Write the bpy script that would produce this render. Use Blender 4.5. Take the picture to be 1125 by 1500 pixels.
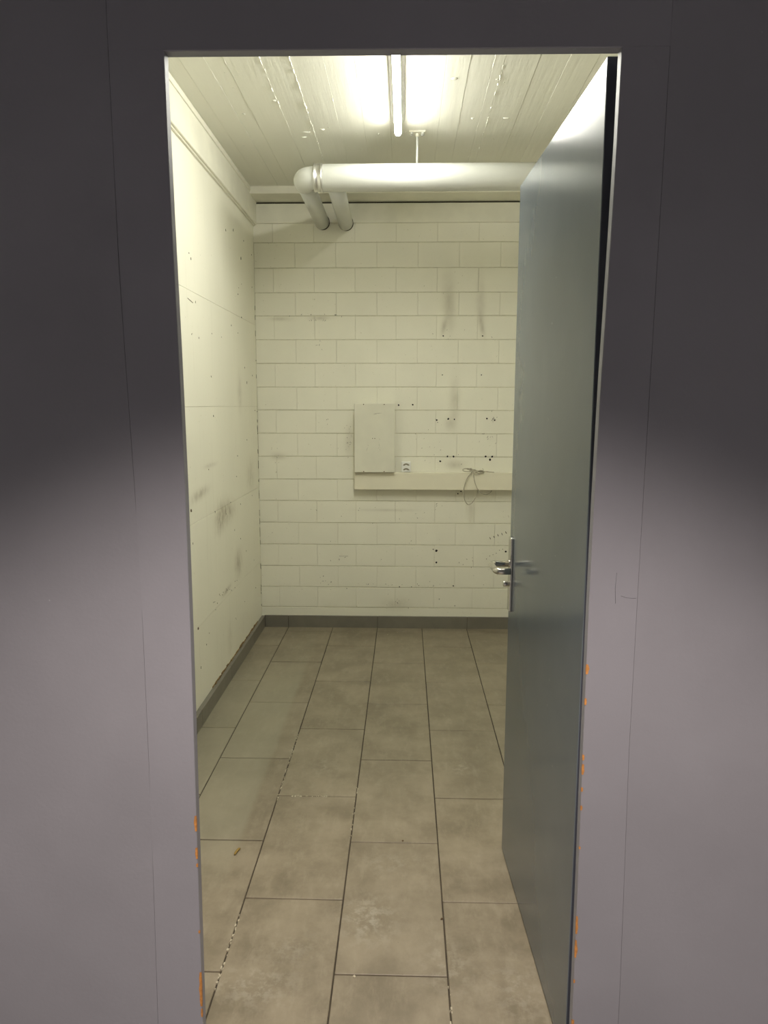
import bpy, bmesh, math, random
from mathutils import Vector, Matrix, Euler

random.seed(7)
scene = bpy.context.scene
for o in list(bpy.data.objects):
    bpy.data.objects.remove(o)

# ------------------------------------------------------------------ camera
FPX = 1090.07
cam_d = bpy.data.cameras.new('camera')
cam = bpy.data.objects.new('camera', cam_d)
scene.collection.objects.link(cam)
cam_d.sensor_fit = 'HORIZONTAL'
cam_d.sensor_width = 36.0
cam_d.lens = FPX / 1125 * 36.0
cam_d.clip_start = 0.02
_p, _y, _r = 0.142674, -0.027984, 0.001539
fwd = Vector((math.sin(_y) * math.cos(_p), math.cos(_y) * math.cos(_p), -math.sin(_p)))
rgt = Vector((math.cos(_y), -math.sin(_y), 0))
up = rgt.cross(fwd)
r2 = rgt * math.cos(_r) + up * math.sin(_r)
u2 = up * math.cos(_r) - rgt * math.sin(_r)
M = Matrix((r2, u2, -fwd)).transposed().to_4x4()
M.translation = Vector((0, 0, 1.486))
cam.matrix_world = M
scene.camera = cam

# ------------------------------------------------------------------ world, exposure
world = bpy.data.worlds.new('world')
scene.world = world
world.use_nodes = True
world.node_tree.nodes['Background'].inputs[0].default_value = (0.01, 0.01, 0.012, 1)
world.node_tree.nodes['Background'].inputs[1].default_value = 0.3
vs = scene.view_settings
vs.view_transform = 'Standard'
vs.look = 'None'
vs.gamma = 1.0
vs.use_curve_mapping = False
vs.exposure = 0.0

TUBE_STRENGTH = 174.0
TUBE_COLOR = (1.0, 0.99, 0.90)
SPOT_POWER = 250.0
SPOT_COLOR = (1.0, 0.87, 0.76)
SPOT_HALF = 52.0
SPOT_BLEND = 0.45

# ------------------------------------------------------------------ dimensions
XL, XR = -0.962, 1.12          # room side walls
YF, YB = 1.40, 4.86            # corridor face of the door wall, block wall
YI = 1.475                     # room face of the door wall
ZC = 2.78                      # room ceiling
CZ = 2.50                      # corridor ceiling

# ------------------------------------------------------------------ helpers
COL = scene.collection

def tag(o, label=None, cat=None, group=None, kind=None):
    if label: o['label'] = label
    if cat: o['category'] = cat
    if group: o['group'] = group
    if kind: o['kind'] = kind
    return o

def link(name, me, mat=None, parent=None, smooth=False):
    o = bpy.data.objects.new(name, me)
    COL.objects.link(o)
    if mat is not None and not me.materials:
        me.materials.append(mat)
    if parent is not None:
        o.parent = parent
    if smooth:
        for p in me.polygons:
            p.use_smooth = True
    return o

def empty(name, loc=(0, 0, 0)):
    o = bpy.data.objects.new(name, None)
    COL.objects.link(o)
    o.location = loc
    o.empty_display_size = 0.1
    return o

def mesh_of(bm, name):
    bmesh.ops.recalc_face_normals(bm, faces=bm.faces)
    me = bpy.data.meshes.new(name)
    bm.to_mesh(me)
    bm.free()
    return me

def add_box(bm, a, b, bevel=0.0, seg=1):
    x0, y0, z0 = a
    x1, y1, z1 = b
    vs_ = [bm.verts.new(v) for v in ((x0, y0, z0), (x1, y0, z0), (x1, y1, z0), (x0, y1, z0),
                                     (x0, y0, z1), (x1, y0, z1), (x1, y1, z1), (x0, y1, z1))]
    fs = [bm.faces.new([vs_[i] for i in f]) for f in ((0, 1, 2, 3), (4, 5, 6, 7), (0, 1, 5, 4), (1, 2, 6, 5), (2, 3, 7, 6), (3, 0, 4, 7))]
    if bevel > 0:
        es = set(e for f in fs for e in f.edges)
        bmesh.ops.bevel(bm, geom=list(es), offset=bevel, segments=seg, affect='EDGES', profile=0.5)

def box(name, a, b, mat, parent=None, bevel=0.0, seg=1):
    bm = bmesh.new()
    add_box(bm, a, b, bevel, seg)
    return link(name, mesh_of(bm, name), mat, parent)

def prism(name, poly, y0, y1, mat, parent=None):
    """polygon given in x,z, swept along y"""
    bm = bmesh.new()
    A = [bm.verts.new((x, y0, z)) for x, z in poly]
    B = [bm.verts.new((x, y1, z)) for x, z in poly]
    bm.faces.new(A)
    bm.faces.new(list(reversed(B)))
    n = len(poly)
    for i in range(n):
        bm.faces.new((A[i], A[(i + 1) % n], B[(i + 1) % n], B[i]))
    return link(name, mesh_of(bm, name), mat, parent)

def add_sweep(bm, pts, radii, n=20, cap=True):
    pts = [Vector(p) for p in pts]
    if not isinstance(radii, (list, tuple)):
        radii = [radii] * len(pts)
    rings = []
    prev = None
    for i, p in enumerate(pts):
        if i == 0: t = pts[1] - pts[0]
        elif i == len(pts) - 1: t = pts[-1] - pts[-2]
        else: t = (pts[i] - pts[i - 1]).normalized() + (pts[i + 1] - pts[i]).normalized()
        if t.length < 1e-9: t = rings_t
        t.normalize()
        rings_t = t
        if prev is None:
            a = Vector((0, 0, 1)) if abs(t.z) < 0.9 else Vector((1, 0, 0))
            nrm = (a - t * a.dot(t)).normalized()
        else:
            nrm = (prev - t * prev.dot(t)).normalized()
        prev = nrm
        b = t.cross(nrm)
        rings.append([bm.verts.new(p + (nrm * math.cos(2 * math.pi * k / n) + b * math.sin(2 * math.pi * k / n)) * radii[i]) for k in range(n)])
    for i in range(len(rings) - 1):
        for k in range(n):
            bm.faces.new((rings[i][k], rings[i][(k + 1) % n], rings[i + 1][(k + 1) % n], rings[i + 1][k]))
    if cap:
        bm.faces.new(rings[0])
        bm.faces.new(rings[-1])

def sweep(name, pts, radii, mat, parent=None, n=20, smooth=True, cap=True):
    bm = bmesh.new()
    add_sweep(bm, pts, radii, n, cap)
    me = mesh_of(bm, name)
    o = link(name, me, mat, parent)
    if smooth:
        for p in me.polygons:
            p.use_smooth = len(p.vertices) == 4
    return o

def catmull(pts, k=8):
    pts = [Vector(p) for p in pts]
    P = [pts[0] * 2 - pts[1]] + pts + [pts[-1] * 2 - pts[-2]]
    out = []
    for i in range(1, len(P) - 2):
        for j in range(k):
            t = j / k
            a, b, c, d = P[i - 1], P[i], P[i + 1], P[i + 2]
            out.append(0.5 * ((2 * b) + (c - a) * t + (2 * a - 5 * b + 4 * c - d) * t * t + (3 * b - a - 3 * c + d) * t ** 3))
    out.append(pts[-1])
    return out

# ------------------------------------------------------------------ materials
class NT:
    def __init__(self, name):
        self.m = bpy.data.materials.new(name)
        self.m.use_nodes = True
        self.t = self.m.node_tree
        self.b = self.t.nodes['Principled BSDF']
    def n(self, typ, **kw):
        nd = self.t.nodes.new(typ)
        for k, v in kw.items():
            setattr(nd, k, v)
        return nd
    def l(self, a, b):
        self.t.links.new(a, b)
    def val(self, x):
        nd = self.n('ShaderNodeValue'); nd.outputs[0].default_value = x
        return nd.outputs[0]
    def math(self, op, a, b=None, c=None, clamp=False):
        nd = self.n('ShaderNodeMath', operation=op, use_clamp=clamp)
        for i, x in enumerate((a, b, c)):
            if x is None: continue
            if isinstance(x, (int, float)): nd.inputs[i].default_value = x
            else: self.l(x, nd.inputs[i])
        return nd.outputs[0]
    def pos(self):
        if not hasattr(self, '_p'):
            g = self.n('ShaderNodeNewGeometry')
            self._p = g.outputs['Position']
        return self._p
    def xyz(self):
        if not hasattr(self, '_s'):
            s = self.n('ShaderNodeSeparateXYZ')
            self.l(self.pos(), s.inputs[0])
            self._s = s.outputs
        return self._s
    def noise(self, scale=5, stretch=(1, 1, 1), detail=4, rough=0.55, vec=None, off=(0, 0, 0)):
        mp = self.n('ShaderNodeMapping')
        mp.inputs['Scale'].default_value = stretch
        mp.inputs['Location'].default_value = off
        self.l(vec if vec is not None else self.pos(), mp.inputs[0])
        nz = self.n('ShaderNodeTexNoise')
        nz.inputs['Scale'].default_value = scale
        nz.inputs['Detail'].default_value = detail
        nz.inputs['Roughness'].default_value = rough
        self.l(mp.outputs[0], nz.inputs['Vector'])
        return nz.outputs['Fac']
    def ramp(self, x, lo, hi, a=0.0, b=1.0):
        nd = self.n('ShaderNodeMapRange', clamp=True)
        nd.interpolation_type = 'SMOOTHSTEP'
        self.l(x, nd.inputs[0])
        nd.inputs[1].default_value = lo
        nd.inputs[2].default_value = hi
        nd.inputs[3].default_value = a
        nd.inputs[4].default_value = b
        return nd.outputs[0]
    def mix(self, fac, a, b):
        nd = self.n('ShaderNodeMix', data_type='RGBA')
        if isinstance(fac, (int, float)): nd.inputs[0].default_value = fac
        else: self.l(fac, nd.inputs[0])
        for i, x in ((6, a), (7, b)):
            if isinstance(x, tuple): nd.inputs[i].default_value = (*x, 1)
            else: self.l(x, nd.inputs[i])
        return nd.outputs[2]
    def bump(self, h, strength=0.2, dist=0.01):
        nd = self.n('ShaderNodeBump')
        nd.inputs['Strength'].default_value = strength
        nd.inputs['Distance'].default_value = dist
        self.l(h, nd.inputs['Height'])
        self.l(nd.outputs[0], self.b.inputs['Normal'])
    def base(self, c):
        if isinstance(c, tuple): self.b.inputs['Base Color'].default_value = (*c, 1)
        else: self.l(c, self.b.inputs['Base Color'])
    def rough(self, r):
        if isinstance(r, (int, float)): self.b.inputs['Roughness'].default_value = r
        else: self.l(r, self.b.inputs['Roughness'])
    def blob(self, ax, c0, s0, az, c1, s1, amp, tilt=0.0):
        """soft elliptical stain centred at c0,c1 along two world axes"""
        s = self.xyz()
        u = self.math('SUBTRACT', s[ax], c0)
        v = self.math('SUBTRACT', s[az], c1)
        if tilt:
            u = self.math('ADD', u, self.math('MULTIPLY', v, tilt))
        u = self.math('DIVIDE', u, s0)
        v = self.math('DIVIDE', v, s1)
        d = self.math('ADD', self.math('MULTIPLY', u, u), self.math('MULTIPLY', v, v))
        e = self.math('POWER', 2.718, self.math('MULTIPLY', d, -1.0))
        return self.math('MULTIPLY', e, amp)
    def add_all(self, xs):
        r = xs[0]
        for x in xs[1:]:
            r = self.math('ADD', r, x)
        return r

def simple(name, col, rough=0.5, metal=0.0, var=0.06, scale=30, bump=0.0):
    m = NT(name)
    f = m.noise(scale)
    dk = tuple(c * (1 - var * 2) for c in col)
    m.base(m.mix(m.ramp(f, 0.3, 0.7), dk, col))
    m.rough(rough)
    m.b.inputs['Metallic'].default_value = metal
    if bump:
        m.bump(f, bump, 0.002)
    return m.m

CREAM = (0.885, 0.868, 0.738)
CREAM_D = (0.845, 0.83, 0.705)
DIRT = (0.27, 0.23, 0.13)

def make_block_paint():
    m = NT('cream_block_paint')
    f = m.noise(3.0, detail=5)
    f2 = m.noise(60, detail=3)
    c = m.mix(m.ramp(f, 0.3, 0.72), CREAM_D, CREAM)
    # soot and rub marks left on this wall
    bl = [m.blob(0, 0.275, 0.036, 2, 2.12, 0.16, 0.36, 0.05),
          m.blob(0, 0.245, 0.016, 2, 1.985, 0.05, 0.38, -0.2),
          m.blob(0, 0.475, 0.026, 2, 2.12, 0.15, 0.26, 0.04),
          m.blob(0, 0.483, 0.015, 2, 1.985, 0.06, 0.36, 0.2),
          m.blob(0, 0.32, 0.03, 2, 1.50, 0.13, 0.28),
          m.blob(0, 0.33, 0.05, 2, 1.10, 0.03, 0.35),
          m.blob(0, 0.29, 0.03, 2, 1.37, 0.04, 0.25),
          m.blob(0, 0.44, 0.02, 2, 0.80, 0.09, 0.22),
          m.blob(0, -0.80, 0.06, 2, 2.03, 0.012, 0.3, 0.3),
          m.blob(0, -0.55, 0.06, 2, 2.035, 0.012, 0.35),
          m.blob(0, -0.36, 0.03, 2, 1.26, 0.10, 0.25),
          m.blob(0, -0.83, 0.05, 2, 1.153, 0.02, 0.3),
          m.blob(0, -0.05, 0.09, 2, 0.16, 0.04, 0.25),
          m.blob(0, -0.12, 0.16, 2, 0.80, 0.008, 0.22)]
    d = m.math('MULTIPLY', m.add_all(bl), m.ramp(m.noise(22, (1, 1, 0.6)), 0.25, 0.75, 0.7, 1.2), clamp=True)
    c = m.mix(d, c, DIRT)
    sp = m.ramp(m.noise(90, detail=2, off=(3, 1, 2)), 0.735, 0.76, 0, 0.45)
    c = m.mix(sp, c, DIRT)
    m.base(c)
    m.rough(0.5)
    m.bump(m.math('ADD', m.noise(14, detail=6, rough=0.65), m.math('MULTIPLY', f2, 0.25)), 0.35, 0.004)
    return m.m

def make_left_paint():
    m = NT('cream_wall_paint')
    f = m.noise(2.2, (1, 1, 0.4), detail=5)
    c = m.mix(m.ramp(f, 0.3, 0.72), CREAM_D, CREAM)
    bl = [m.blob(1, 3.93, 0.17, 2, 0.92, 0.055, 0.55, 0.9),
          m.blob(1, 3.80, 0.09, 2, 0.87, 0.05, 0.35),
          m.blob(1, 4.20, 0.08, 2, 0.58, 0.07, 0.42),
          m.blob(1, 3.44, 0.13, 2, 1.07, 0.025, 0.40, -2.0),
          m.blob(1, 3.90, 0.07, 2, 0.49, 0.014, 0.5, -2.5),
          m.blob(1, 4.60, 0.10, 2, 1.05, 0.09, 0.25),
          m.blob(1, 4.35, 0.05, 2, 1.55, 0.10, 0.20),
          m.blob(1, 3.65, 0.10, 2, 1.19, 0.01, 0.25),
          m.blob(1, 3.95, 0.05, 2, 0.20, 0.09, 0.15)]
    d = m.math('MULTIPLY', m.add_all(bl), m.ramp(m.noise(26, (1, 1.2, 0.7)), 0.25, 0.75, 0.4, 1.6), clamp=True)
    c = m.mix(d, c, DIRT)
    sp = m.ramp(m.noise(70, detail=2, off=(1, 5, 2)), 0.74, 0.765, 0, 0.5)
    c = m.mix(sp, c, DIRT)
    st = m.ramp(m.noise(30, (1, 1, 0.06), off=(0, 2, 0)), 0.6, 0.8, 0, 0.12)
    c = m.mix(st, c, DIRT)
    m.base(c)
    m.rough(0.5)
    m.bump(m.noise(9, detail=6, rough=0.6), 0.25, 0.004)
    return m.m

def make_ceiling_paint():
    m = NT('cream_ceiling_paint')
    f = m.noise(2.5, (1, 0.5, 1), detail=4)
    m.base(m.mix(m.ramp(f, 0.3, 0.7), (0.79, 0.785, 0.69), (0.83, 0.825, 0.73)))
    m.rough(0.6)
    g = m.noise(28, (1.6, 0.10, 1), detail=4, rough=0.6)
    h = m.noise(12, detail=5, rough=0.6)
    m.bump(m.math('ADD', g, m.math('MULTIPLY', h, 0.5)), 0.35, 0.004)
    return m.m

def make_tile():
    m = NT('beige_grey_floor_tile')
    oi = m.n('ShaderNodeObjectInfo')
    rnd = oi.outputs['Random']
    f = m.noise(5, detail=6, rough=0.65)
    f2 = m.noise(26, (1.0, 0.35, 1), detail=5, rough=0.7, off=(2, 3, 0))
    c = m.mix(m.ramp(f, 0.3, 0.7), (0.170, 0.143, 0.098), (0.285, 0.245, 0.176))
    c = m.mix(m.math('MULTIPLY', m.ramp(f2, 0.45, 0.75), 0.35), c, (0.38, 0.335, 0.25))
    c = m.mix(m.math('MULTIPLY', rnd, 0.22), c, (0.33, 0.29, 0.22))
    # footprint of a cabinet that stood along the left wall: cleaner, greyer tiles
    s = m.xyz()
    foot = m.math('MULTIPLY', m.ramp(s[0], -0.575, -0.545, 1, 0), m.ramp(s[1], 2.0, 2.5, 0, 1))
    foot = m.math('MULTIPLY', foot, m.ramp(s[1], 3.7, 4.4, 1, 0.2))
    c = m.mix(m.math('MULTIPLY', foot, 0.5), c, (0.31, 0.295, 0.22))
    # traffic grime along the edge of that footprint
    grime = m.math('MULTIPLY', m.blob(0, -0.53, 0.05, 1, 2.95, 0.55, 0.35), m.ramp(m.noise(9, (1, 0.4, 1)), 0.3, 0.7))
    c = m.mix(grime, c, (0.11, 0.095, 0.06))
    # dried splash
    spl = m.add_all([m.blob(0, -0.10, 0.075, 1, 1.98, 0.09, 0.9), m.blob(0, -0.03, 0.10, 1, 2.25, 0.05, 0.4),
                     m.blob(0, -0.38, 0.10, 1, 1.72, 0.07, 0.7), m.blob(0, 0.12, 0.07, 1, 1.80, 0.10, 0.5),
                     m.blob(0, 0.24, 0.05, 1, 2.9, 0.05, 0.5), m.blob(0, 0.30, 0.07, 1, 1.72, 0.12, 0.5),
                     m.blob(0, -0.33, 0.05, 1, 2.9, 0.05, 0.5), m.blob(0, -0.30, 0.08, 1, 1.86, 0.05, 0.4)])
    thr = m.ramp(m.noise(30, detail=5, rough=0.7, off=(7, 1, 0)), 0.45, 0.62)
    c = m.mix(m.math('MULTIPLY', m.math('MULTIPLY', spl, thr), 0.55, clamp=True), c, (0.46, 0.43, 0.36))
    sp = m.ramp(m.noise(120, detail=2, off=(3, 3, 2)), 0.76, 0.78, 0, 0.6)
    c = m.mix(sp, c, (0.08, 0.06, 0.04))
    m.base(c)
    m.rough(m.ramp(f, 0.3, 0.7, 0.38, 0.5))
    m.b.inputs['Specular IOR Level'].default_value = 0.4
    m.bump(m.noise(50, detail=4), 0.12, 0.002)
    return m.m

def make_grey_paint(name, col, rough=0.5, bumpy=0.25, streak=False):
    m = NT(name)
    f = m.noise(2.0, detail=4)
    c = m.mix(m.ramp(f, 0.3, 0.7), tuple(x * 0.92 for x in col), tuple(x * 1.05 for x in col))
    sp = m.ramp(m.noise(60, detail=1, off=(5, 0, 3)), 0.8, 0.82, 0, 0.4)
    c = m.mix(sp, c, tuple(min(1, x * 2.2) for x in col))
    m.base(c)
    m.rough(rough)
    h = m.noise(120, (1, 1, 0.25) if streak else (1, 1, 1), detail=3)
    m.bump(h, bumpy, 0.001)
    return m.m

M_block = make_block_paint()
M_left = make_left_paint()
M_ceil = make_ceiling_paint()
M_trimp = simple('cream_trim_paint', (0.86, 0.845, 0.72), 0.5, var=0.04, scale=6, bump=0.1)
M_mortar = simple('painted_mortar', (0.76, 0.735, 0.58), 0.7, var=0.08, scale=40, bump=0.3)
M_gap = simple('dark_gap', (0.045, 0.035, 0.02), 0.9)
M_tile = make_tile()
M_grout = simple('dark_grout', (0.075, 0.06, 0.04), 0.9, var=0.2, scale=30, bump=0.3)
M_grout_pale = simple('pale_grout_crumb', (0.55, 0.50, 0.38), 0.9, var=0.1, scale=60)
M_skirt = simple('dark_grey_skirting_tile', (0.20, 0.186, 0.152), 0.4, var=0.06, scale=12)
M_frame = make_grey_paint('mauve_grey_frame_paint', (0.262, 0.260, 0.298), 0.45)
M_wallg = make_grey_paint('mauve_grey_wall_paint', (0.254, 0.252, 0.288), 0.5)
M_leaf = make_grey_paint('satin_blue_grey_door_paint', (0.125, 0.150, 0.180), 0.18, 0.02, True)
M_leaf.node_tree.nodes['Principled BSDF'].inputs['Specular IOR Level'].default_value = 0.36
M_edge = make_grey_paint('dark_blue_door_edge', (0.050, 0.055, 0.075), 0.5, 0.05)
M_chip = simple('bare_orange_wood', (0.62, 0.27, 0.07), 0.8, var=0.2, scale=120)
M_steel = simple('brushed_steel', (0.62, 0.60, 0.56), 0.22, 1.0, var=0.03, scale=60)
M_pipe = simple('white_pipe_jacket', (0.62, 0.63, 0.585), 0.38, var=0.02, scale=10)
M_band = simple('bright_metal_band', (0.78, 0.78, 0.76), 0.34, 1.0, var=0.05, scale=40)
M_batten = simple('white_batten_enamel', (0.80, 0.80, 0.75), 0.4, var=0.02)
M_box = simple('cream_metal_cover', (0.77, 0.755, 0.63), 0.42, var=0.03, scale=8, bump=0.05)
M_trunk = simple('cream_trunking_plastic', (0.84, 0.80, 0.64), 0.42, var=0.02, scale=6)
M_sock = simple('white_socket_plastic', (0.90, 0.90, 0.86), 0.35, var=0.02)
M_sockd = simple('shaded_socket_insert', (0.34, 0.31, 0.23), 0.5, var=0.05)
M_cable = simple('beige_grey_cable', (0.50, 0.46, 0.35), 0.5, var=0.15, scale=60)
M_hole = simple('drill_hole_dark', (0.015, 0.012, 0.008), 1.0)
M_scuff = simple('scuff_dark', (0.20, 0.17, 0.10), 0.9, var=0.3, scale=90)
M_rust = simple('rusty_screw', (0.10, 0.055, 0.02), 0.8)
M_caulk = simple('brown_caulk', (0.33, 0.22, 0.09), 0.9, var=0.3, scale=40)
M_corr = simple('corridor_wall_paint', (0.64, 0.66, 0.70), 0.7, var=0.03, scale=3)
M_corrf = simple('corridor_floor_screed', (0.37, 0.365, 0.36), 0.6, var=0.08, scale=5)
M_twig = simple('ochre_splinter', (0.30, 0.20, 0.05), 0.9)
M_rubber = simple('black_rubber', (0.02, 0.02, 0.022), 0.7)

mt = NT('lit_tube')
mt.b.inputs['Base Color'].default_value = (0.9, 0.9, 0.85, 1)
mt.b.inputs['Emission Color'].default_value = (*TUBE_COLOR, 1)
mt.b.inputs['Emission Strength'].default_value = TUBE_STRENGTH
M_tube = mt.m
ml = NT('downlight_lens')
ml.b.inputs['Emission Color'].default_value = (*SPOT_COLOR, 1)
ml.b.inputs['Emission Strength'].default_value = 4.0
M_lens = ml.m

# ================================================================== SETTING
# ------------------------------------------------------------------ room floor
floor = box('floor', (XL, YI - 0.055, -0.12), (XR, YB, -0.0035), M_grout)
tag(floor, 'tiled floor of beige grey rectangular tiles in staggered columns', 'floor', kind='structure')
X0, Y0, TL, TW, ST, GAP = -1.07964, 1.76524, 0.60, 0.30, 0.298, 0.0042
ymin = YI - 0.055
tile_cache = {}
for k in range(0, 8):
    xa, xb = X0 + k * TW, X0 + (k + 1) * TW
    off = ST if k % 2 == 0 else 0.0
    for mI in range(-3, 7):
        ya, yb = Y0 + off + mI * TL, Y0 + off + (mI + 1) * TL
        a, b, c, d = max(xa, XL), min(xb, XR), max(ya, ymin), min(yb, YB)
        if b - a < 0.02 or d - c < 0.02:
            continue
        w, l = round(b - a - GAP, 4), round(d - c - GAP, 4)
        key = (w, l)
        if key not in tile_cache:
            bm = bmesh.new()
            add_box(bm, (-w / 2, -l / 2, -0.010), (w / 2, l / 2, 0.0), 0.0012)
            me = mesh_of(bm, 'tile')
            me.materials.append(M_tile)
            tile_cache[key] = me
        t = link('tile', tile_cache[key], None, floor)
        t.location = ((a + b) / 2, (c + d) / 2, random.uniform(-0.0006, 0.0006))
        t.rotation_euler = (random.uniform(-.0008, .0008), random.uniform(-.0012, .0012), 0)
# crumbled pale grout in some joints
bm = bmesh.new()
rg = random.Random(3)
def crumbs(x0, y0, x1, y1, n):
    for i in range(n):
        t = rg.random()
        x, y = x0 + (x1 - x0) * t + rg.uniform(-.0035, .0035), y0 + (y1 - y0) * t + rg.uniform(-.0035, .0035)
        r = rg.uniform(0.0008, 0.0022)
        ly = rg.uniform(1, 3.0)
        add_box(bm, (x - r, y - r * ly, -0.004), (x + r, y + r * ly, 0.0008))
xj = lambda k: X0 + k * TW
crumbs(xj(2), 2.63, xj(2), 3.2, 46)
crumbs(xj(2) + .05, 2.663, xj(3) - .1, 2.663, 22)
crumbs(xj(2), 1.70, xj(2), 2.0, 26)
crumbs(xj(1) + .05, 1.765, xj(2), 1.765, 16)
crumbs(xj(3), 2.35, xj(3), 2.75, 14)
crumbs(xj(4), 1.5, xj(4), 1.75, 12)
crumbs(xj(3), YB - .2, xj(4), YB - .012, 5)
tag(link('grout_crumbs', mesh_of(bm, 'grout_crumbs'), M_grout_pale, floor), kind='stuff')

# ------------------------------------------------------------------ block wall (back)
wall_back = box('wall_back', (XL - 0.1, YB + 0.0042, -0.1), (XR + 0.1, YB + 0.14, ZC + 0.1), M_mortar)
tag(wall_back, 'cream painted block wall at the far end of the room', 'wall', kind='structure')
courses = [0.138, 0.277, 0.421, 0.567, 0.714, 0.860, 1.003, 1.153, 1.303, 1.453, 1.600, 1.750, 1.900, 2.048, 2.192, 2.343, 2.497, 2.622]
blk_cache = {}
GH, GV = 0.0044, 0.0009
def block_mesh(w, h):
    key = (round(w, 3), round(h, 3))
    if key not in blk_cache:
        bm = bmesh.new()
        add_box(bm, (-w / 2, 0, -h / 2), (w / 2, 0.02, h / 2), 0.0015)
        me = mesh_of(bm, 'block')
        me.materials.append(M_block)
        blk_cache[key] = me
    return blk_cache[key]
for i in range(len(courses) - 1):
    z0, z1 = courses[i], courses[i + 1]
    par = (len(courses) - 2 - i) % 2          # 0 = offset B at the top course
    xs = -0.838 if par == 0 else -0.703
    if par == 1:
        xs = -0.700
    x = xs - 0.26 * 2
    while x < XR:
        a, b = max(x, XL), min(x + 0.2592, XR)
        if b - a > 0.015:
            w, h = b - a - GV, z1 - z0 - GH
            o = link('block', block_mesh(w, h), None, wall_back)
            o.location = ((a + b) / 2, YB + random.uniform(-0.0008, 0.0008), (z0 + z1) / 2 + random.uniform(-.0006, .0006))
            o.rotation_euler = (random.uniform(-.004, .004), 0, random.uniform(-.002, .002))
        x += 0.2592
box('plaster_strip', (XL, YB - 0.0005, 0.03), (XR, YB + 0.01, 0.1355), M_block, wall_back, 0.001)
box('fascia', (XL, YB - 0.016, 2.612), (XR, YB + 0.01, 2.728), M_trimp, wall_back, 0.002)
box('shadow_gap', (XL, YB - 0.004, 2.727), (XR, YB + 0.01, 2.737), M_gap, wall_back)

def specks(name, plane, marks, mat, parent):
    """thin irregular paint-off marks on a wall; marks = (u, z, length, width, angle)"""
    bm = bmesh.new()
    r = random.Random(hash(name) % 1000 if False else len(marks) * 7)
    for (u, z, L, W, a) in marks:
        n = 7
        ring = []
        for k in range(n):
            t = 2 * math.pi * k / n
            du, dz = math.cos(t) * L / 2 * r.uniform(.6, 1.1), math.sin(t) * W / 2 * r.uniform(.6, 1.2)
            ring.append((u + du * math.cos(a) - dz * math.sin(a), z + du * math.sin(a) + dz * math.cos(a)))
        if plane == 'back':
            A = [bm.verts.new((p, YB - 0.0016, q)) for p, q in ring]; B = [bm.verts.new((p, YB + 0.003, q)) for p, q in ring]
        else:
            A = [bm.verts.new((XL + 0.0030, p, q)) for p, q in ring]; B = [bm.verts.new((XL - 0.003, p, q)) for p, q in ring]
        bm.faces.new(A)
        for k in range(n):
            bm.faces.new((A[k], A[(k + 1) % n], B[(k + 1) % n], B[k]))
    return link(name, mesh_of(bm, name), mat, parent)

holes = [(0.239, 1.923, 5), (0.489, 1.922, 5), (0.237, 1.678, 4), (0.487, 1.678, 4), (-0.042, 1.486, 6), (0.049, 1.489, 6),
         (0.205, 1.391, 6), (0.279, 1.399, 7), (0.318, 1.396, 5), (0.527, 1.401, 6), (0.566, 1.398, 4), (0.578, 1.390, 6),
         (0.277, 1.155, 6), (0.317, 1.155, 7), (0.231, 1.124, 7), (0.525, 1.157, 7), (0.567, 1.156, 7), (0.553, 1.136, 8),
         (0.348, 0.912, 5), (0.368, 0.927, 5), (0.212, 0.529, 9), (0.213, 0.450, 7), (0.191, 0.539, 4), (0.328, 0.292, 5),
         (0.671, 0.528, 7), (0.049, 0.283, 3), (-0.032, 0.283, 4), (-0.385, 0.268, 3), (0.21, 1.376, 3), (-0.445, 2.055, 3),
         (0.235, 0.20, 3), (0.34, 0.155, 3)]
for i, (x, z, r) in enumerate(holes):
    specks('drill_hole', 'back', [(x, z, r * 0.0026, r * 0.0023, i * 0.7)], M_hole, wall_back)
rs = random.Random(11)
marks = []
for i in range(5):
    marks.append((0.565 + i * 0.026, 0.617 + i * 0.0095, 0.022, 0.0055, 2.0))
for i in range(6):
    marks.append((0.545 + i * 0.021, 0.478 + i * 0.014 + rs.uniform(-.006, .006), 0.008, 0.005, rs.uniform(0, 3)))
for (cx, cz, sx, sz, n) in [(-0.57, 2.02, .05, .01, 7), (-0.37, 1.26, .02, .08, 14), (-0.05, 0.17, .06, .03, 10), (-0.52, 0.33, .04, .03, 9),
                            (0.56, 1.28, .05, .05, 9), (-0.51, 1.39, .01, .02, 3), (0.56, 1.42, .02, .05, 8), (-0.84, 1.13, .01, .06, 4),
                            (-0.55, 1.87, .02, .03, 5), (0.0, 0.30, .4, .01, 12), (0.1, 0.8, .4, .05, 14), (0.2, 1.2, .25, .15, 14),
                            (-0.4, 0.6, .3, .2, 10), (-.5, 2.05, .3, .008, 8), (0.3, 1.95, .2, .05, 6), (0.45, 0.4, .2, .15, 10)]:
    for i in range(n):
        marks.append((cx + rs.gauss(0, 1) * sx * .6, cz + rs.gauss(0, 1) * sz * .6, rs.uniform(.004, .014), rs.uniform(.0015, .0035), rs.uniform(0.5, 2.4)))
tag(specks('scuff_marks', 'back', marks, M_scuff, wall_back), kind='stuff')
marks = []
for i in range(7):
    marks.append((-0.432 + i * .009, 0.489, .005, .004, 0))
tag(specks('pinholes', 'back', marks, M_hole, wall_back), kind='stuff')

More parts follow.
